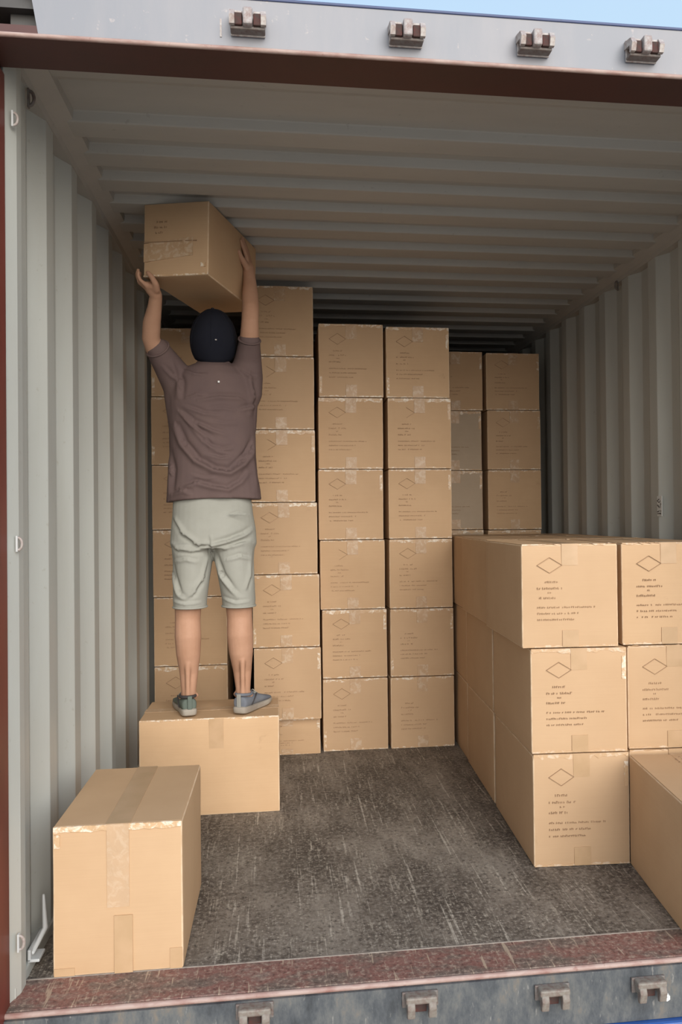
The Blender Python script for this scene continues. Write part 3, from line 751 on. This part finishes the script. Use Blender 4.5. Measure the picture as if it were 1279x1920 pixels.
# -- T-shirt
bm = bmesh.new()
loft(bm, [(.400, 3.405, 1.262, .194, .132, .02), (.400, 3.405, 1.30, .190, .132, .02), (.398, 3.405, 1.36, .181, .128), (.397, 3.405, 1.44, .176, .122), (.396, 3.405, 1.54, .176, .122), (.394, 3.405, 1.64, .178, .124), (.393, 3.405, 1.71, .183, .122), (.395, 3.405, 1.765, .172, .112), (.400, 3.402, 1.80, .120, .095), (.404, 3.400, 1.822, .068, .072)], 36)
tube(bm, [(.285, 3.408, 1.69), (.262, 3.395, 1.745), (.228, 3.360, 1.798), (.200, 3.320, 1.842), (.193, 3.305, 1.856)], [.078, .072, .060, .050, .047], 24)
tube(bm, [(.525, 3.408, 1.70), (.535, 3.400, 1.775), (.545, 3.375, 1.84), (.551, 3.335, 1.888), (.552, 3.325, 1.900)], [.075, .070, .055, .045, .044], 24)
tube(bm, [(.275, 3.405, 1.55), (.260, 3.405, 1.70)], [.055, .060], 16); tube(bm, [(.520, 3.405, 1.55), (.525, 3.405, 1.70)], [.055, .060], 16)
me = fuse(bm, .0052, 4, .5)
folds(me, [
    ([(332, 800), (345, 830), (372, 862), (405, 880), (432, 884), (455, 868), (472, 842), (480, 812)], .011, .013),
    ([(352, 786), (378, 808), (405, 826)], .006, .008),
    ([(338, 770), (368, 792), (400, 806), (430, 815)], .0062, .0082),
    ([(350, 762), (385, 775), (420, 778)], .005, .0072),
    ([(375, 750), (410, 744), (450, 744), (468, 752)], .0055, .0084),
    ([(452, 766), (468, 760), (482, 752)], .005, .0078),
    ([(398, 836), (420, 842), (440, 838)], .005, .0068),
    ([(392, 852), (415, 858), (436, 856)], .0046, .0066),
    ([(342, 912), (372, 904), (402, 912), (430, 916), (452, 902), (468, 880)], .007, .0098),
    ([(325, 922), (345, 918), (365, 924)], .005, .0088),
    ([(330, 690), (340, 720), (338, 750)], .006, .0125),
    ([(472, 700), (478, 735), (474, 780)], .006, .0122),
    ([(345, 690), (368, 700), (392, 702)], .0045, .0071),
    ([(344, 778), (366, 800), (388, 822), (402, 846)], .0045, .0069),
    ([(360, 800), (385, 828), (412, 846), (440, 852)], .004, .0067),
    ([(400, 790), (425, 794), (448, 792)], .0035, .0060),
    ([(395, 768), (420, 764), (446, 768)], .0035, .0063),
    ([(440, 870), (462, 850), (476, 822)], .004, .0064),
    ([(350, 745), (372, 738), (392, 742)], .0035, .0065),
    ([(310, 690), (325, 705), (345, 712)], .004, .0073),
    ([(455, 690), (470, 700), (484, 702)], .004, .0074),
    ([(365, 890), (385, 896), (410, 894)], .0035, .0061),
    ([(312, 840), (322, 880), (318, 925)], .007, .0130),
    ([(478, 850), (484, 885), (488, 922)], .006, .0128)])
for v in me.vertices:        # hem hangs uneven, drooping at the sides and clear of the shorts
    if v.co.z < 1.33:
        k = (1.33 - v.co.z) / .07; v.co.z -= k * abs(v.co.x - .40) ** 2 * .25; v.co.y -= k * .006 * math.sin(v.co.x * 46)
shirt = wear('tshirt', me, M_shirt)
bm = bmesh.new(); pts = []
for k in range(25):
    a = k / 24 * 2 * math.pi; pts.append((.404 + .068 * math.cos(a), 3.398 + .070 * math.sin(a), 1.816 - .008 * math.sin(a)))
tube(bm, pts, .0065, 8); me = mesh_of(bm); wear('collar', me, M_shirt, shirt)
bm = bmesh.new(); add_box(bm, .427, .4345, 3.2765, 3.290, 1.7235, 1.731, .001); wear('neck_mark', mesh_of(bm), M_white, shirt)
# sleeve hems
bm = bmesh.new()
for c, d, r_ in (((.1915, 3.301, 1.860), (-.28, -.60, .5), .0465), ((.5525, 3.3205, 1.906), (.07, -.36, .5), .0435)):
    d = Vector(d).normalized(); a = d.orthogonal().normalized(); b_ = d.cross(a)
    tube(bm, [Vector(c) + a * r_ * math.cos(q * math.pi / 12) + b_ * r_ * math.sin(q * math.pi / 12) for q in range(25)], .0042, 8)
wear('sleeve_hem', mesh_of(bm), M_shirt, shirt)

# -- shorts
bm = bmesh.new()
loft(bm, [(.397, 3.403, 1.062, .170, .118), (.397, 3.403, 1.08, .176, .125), (.397, 3.405, 1.14, .172, .128), (.395, 3.405, 1.20, .164, .118), (.392, 3.405, 1.30, .156, .108)], 36)
tube(bm, [(.393, 3.33, 1.11), (.393, 3.36, 1.088), (.393, 3.44, 1.088), (.393, 3.48, 1.11)], .036, 16)
for cx, hx in ((.312, .3005), (.480, .4975)):
    loft(bm, [(hx, 3.395, .819, .0670, .081), (hx, 3.395, .85, .0685, .083), ((hx + cx) / 2, 3.398, .93, .0735, .092), (cx, 3.402, 1.01, .0800, .108), (cx, 3.404, 1.08, .085, .115)], 28)
me = fuse(bm, .0050, 3, .5)
folds(me, [
    ([(396, 1022), (372, 1020), (345, 1000), (322, 968)], .008, .0092),
    ([(394, 1030), (362, 1034), (335, 1030), (316, 1018)], .006, .0085),
    ([(400, 1020), (432, 1012), (458, 1002), (476, 990)], .008, .0090),
    ([(402, 1030), (440, 1022), (475, 1012)], .005, .0079),
    ([(318, 1040), (325, 1078), (338, 1112), (352, 1122)], .007, .0095),
    ([(404, 1040), (418, 1078), (438, 1104), (455, 1122)], .007, .0094),
    ([(392, 1050), (382, 1085), (366, 1112), (350, 1124)], .006, .0088),
    ([(476, 1040), (473, 1080), (465, 1110)], .006, .0087),
    ([(325, 1125), (350, 1130), (380, 1128)], .004, .0060),
    ([(420, 1122), (445, 1130), (472, 1128)], .004, .0061),
    ([(428, 968), (448, 962), (470, 966)], .0035, .0045),
    ([(397, 1010), (398, 1030), (399, 1050)], -.006, .0080),
    ([(330, 1050), (352, 1046), (375, 1052)], .0045, .0074),
    ([(430, 1048), (452, 1042), (474, 1048)], .0045, .0073)])
shorts = wear('shorts', me, M_shorts)
bm = bmesh.new()
add_box(bm, .4665, .534, 3.2795, 3.284, 1.196, 1.1995, .0008)
wear('back_pocket', mesh_of(bm), M_shorts, shorts)
bm = bmesh.new()
for hx in (.3005, .4975):
    tube(bm, [(hx + .0675 * math.cos(q * math.pi / 16), 3.395 + .0815 * math.sin(q * math.pi / 16), .822) for q in range(33)], .0042, 8)
wear('leg_hem', mesh_of(bm), M_shorts, shorts)

# -- cap
bm = bmesh.new()
ellipsoid(bm, hd(0, -.006, .012), (.0965, .118, .128), HR, 32, 22)
for v in list(bm.verts):
    q = HR.inverted() @ (v.co - HC)
    if q.z < -.062: v.co = HC + HR @ Vector((q.x * .97, q.y * .97, -.062 - (-.062 - q.z) * .15))
me = mesh_of(bm); cap = wear('cap', me, M_cap)
bm = bmesh.new(); pts = []
outer_ = []
for k in range(17):
    a = math.pi * k / 16; outer_.append((.078 * math.cos(a), .085 + .075 * math.sin(a)))
A = [bm.verts.new(hd(x, y, .006 - (x / .078) ** 2 * .012)) for x, y in outer_]; B = [bm.verts.new(hd(x, y, .001 - (x / .078) ** 2 * .012)) for x, y in outer_]
for k in range(16): bm.faces.new((A[k], A[k + 1], B[k + 1], B[k]))
bm.faces.new(A); bm.faces.new(B[::-1]); wear('brim', mesh_of(bm), M_cap, cap)
bm = bmesh.new(); ellipsoid(bm, hd(0, -.004, .142), (.007, .007, .004), HR, 10, 6); wear('top_button', mesh_of(bm), M_cap, cap)
bm = bmesh.new()
for s in range(6):
    a0 = s * math.pi / 3 + .5; tube(bm, [hd(.0968 * math.sin(b_) * math.cos(a0), -.006 + .1184 * math.sin(b_) * math.sin(a0), .012 + .1284 * math.cos(b_)) for b_ in [i * .13 for i in range(13)]], .0012, 6)
wear('seam_stitching', mesh_of(bm), M_cap, cap)
bm = bmesh.new(); add_box(bm, .4185, .4255, 3.264, 3.2815, 1.890, 1.8945, .001); wear('strap_buckle', mesh_of(bm), M_galv, cap)
# hair below the cap
bm = bmesh.new(); ellipsoid(bm, hd(0, -.018, -.028), (.081, .088, .072), HR, 20, 14); wear('hair', mesh_of(bm), M_hair)

# -- shoes
def shoe(cx, heel_y, yaw, upper_mat, lace=True):
    """built heel at origin, toe along +y, sole at z=0; turned by yaw about the heel"""
    T = inv @ Matrix.Translation((cx, heel_y, .3875)) @ Matrix.Rotation(yaw, 4, 'Z')
    out = [(-.030, .004), (-.018, -.006), (.018, -.006), (.030, .004), (.034, .05), (.033, .10), (.042, .16), (.045, .20), (.038, .245), (.018, .270), (-.006, .272), (-.028, .250), (-.036, .21), (-.034, .16), (-.028, .10), (-.032, .05)]
    bm = bmesh.new()
    rings = []
    for z, s in ((0, .93), (.006, 1.0), (.018, 1.03), (.026, 1.0)):
        rings.append([bm.verts.new((x * s, (y - .13) * (s if s < 1 else 1 + (s - 1) * .6) + .13 + 0, z + (.006 if y > .22 and z < .01 else 0) + (.012 * max(0, 1 - y / .07) * (z / .026)))) for x, y in out])
    n = len(out)
    for i in range(3):
        for k in range(n): bm.faces.new((rings[i][k], rings[i][(k + 1) % n], rings[i + 1][(k + 1) % n], rings[i + 1][k]))
    bm.faces.new(rings[0][::-1]); bm.faces.new(rings[-1])
    me = mesh_of(bm); me.transform(T); sole = link('shoe_sole', me, M_sole, None, True)
    sub = sole.modifiers.new('s', 'SUBSURF'); sub.levels = sub.render_levels = 2
    # upper: cross-sections along y
    bm = bmesh.new(); secs = [(.004, .024, .070, 0), (.012, .031, .074, 0), (.045, .034, .072, 0), (.080, .033, .076, 0), (.115, .034, .070, .002), (.160, .039, .056, .003), (.200, .041, .045, .004), (.238, .034, .036, .004), (.258, .018, .028, .004)]
    rr2 = []
    for y, hw, ht, ox in secs:
        ring = []
        for k in range(16):
            a = 2 * math.pi * k / 16; c, s = math.cos(a), math.sin(a)
            ring.append(bm.verts.new((ox + hw * math.copysign(abs(c) ** .8, c), y, .020 + (ht - .020) * .5 + (ht - .020) * .5 * math.copysign(abs(s) ** .8, s) + (0))))
        rr2.append(ring)
    for i in range(len(rr2) - 1):
        for k in range(16): bm.faces.new((rr2[i][k], rr2[i][(k + 1) % 16], rr2[i + 1][(k + 1) % 16], rr2[i + 1][k]))
    bm.faces.new(rr2[0][::-1]); bm.faces.new(rr2[-1])
    me = mesh_of(bm); me.transform(T); up = link('shoe', me, upper_mat, man, True)
    sub = up.modifiers.new('s', 'SUBSURF'); sub.levels = sub.render_levels = 2
    sole.parent = up
    bm = bmesh.new()      # padded collar
    tube(bm, [(.030 * math.cos(q * math.pi / 10), .047 + .040 * math.sin(q * math.pi / 10), .076 + .004 * abs(math.sin(q * math.pi / 20 * 2))) for q in range(21)], .0062, 8)
    me = mesh_of(bm); me.transform(T); link('padded_collar', me, M_rubber if upper_mat is M_shoeG else M_shoeB, up, True)
    bm = bmesh.new(); add_box(bm, -.009, .009, -.004, .004, .030, .084, .003); me = mesh_of(bm); me.transform(T); link('heel_tab', me, M_shoeG if upper_mat is M_shoeG else M_lace, up)
    bm = bmesh.new()
    for i in range(5):
        y = .100 + i * .018; zt = .078 - i * .0065
        tube(bm, [(-.022, y, zt - .008), (0, y + .004, zt + .001), (.024, y, zt - .008)], .0022, 6)
    tube(bm, [(0, .098, .078), (.020, .088, .088), (.030, .10, .074)], .002, 6); tube(bm, [(0, .098, .078), (-.020, .086, .086), (-.028, .10, .072)], .002, 6)
    me = mesh_of(bm); me.transform(T); link('shoe_laces', me, M_lace, up)
    bm = bmesh.new()
    for s in (-1, 1): tube(bm, [(s * .0335, .055, .034), (s * .0345, .085, .062), (s * .030, .105, .070)], .0028, 6)
    me = mesh_of(bm); me.transform(T); link('side_overlay', me, M_rubber, up)
shoe(.304, 3.318, R(16), M_shoeG)
shoe(.497, 3.322, R(-24), M_shoeB)
tag(man, 'person in taupe T-shirt, grey shorts and black cap standing on a box, lifting another box', 'person')
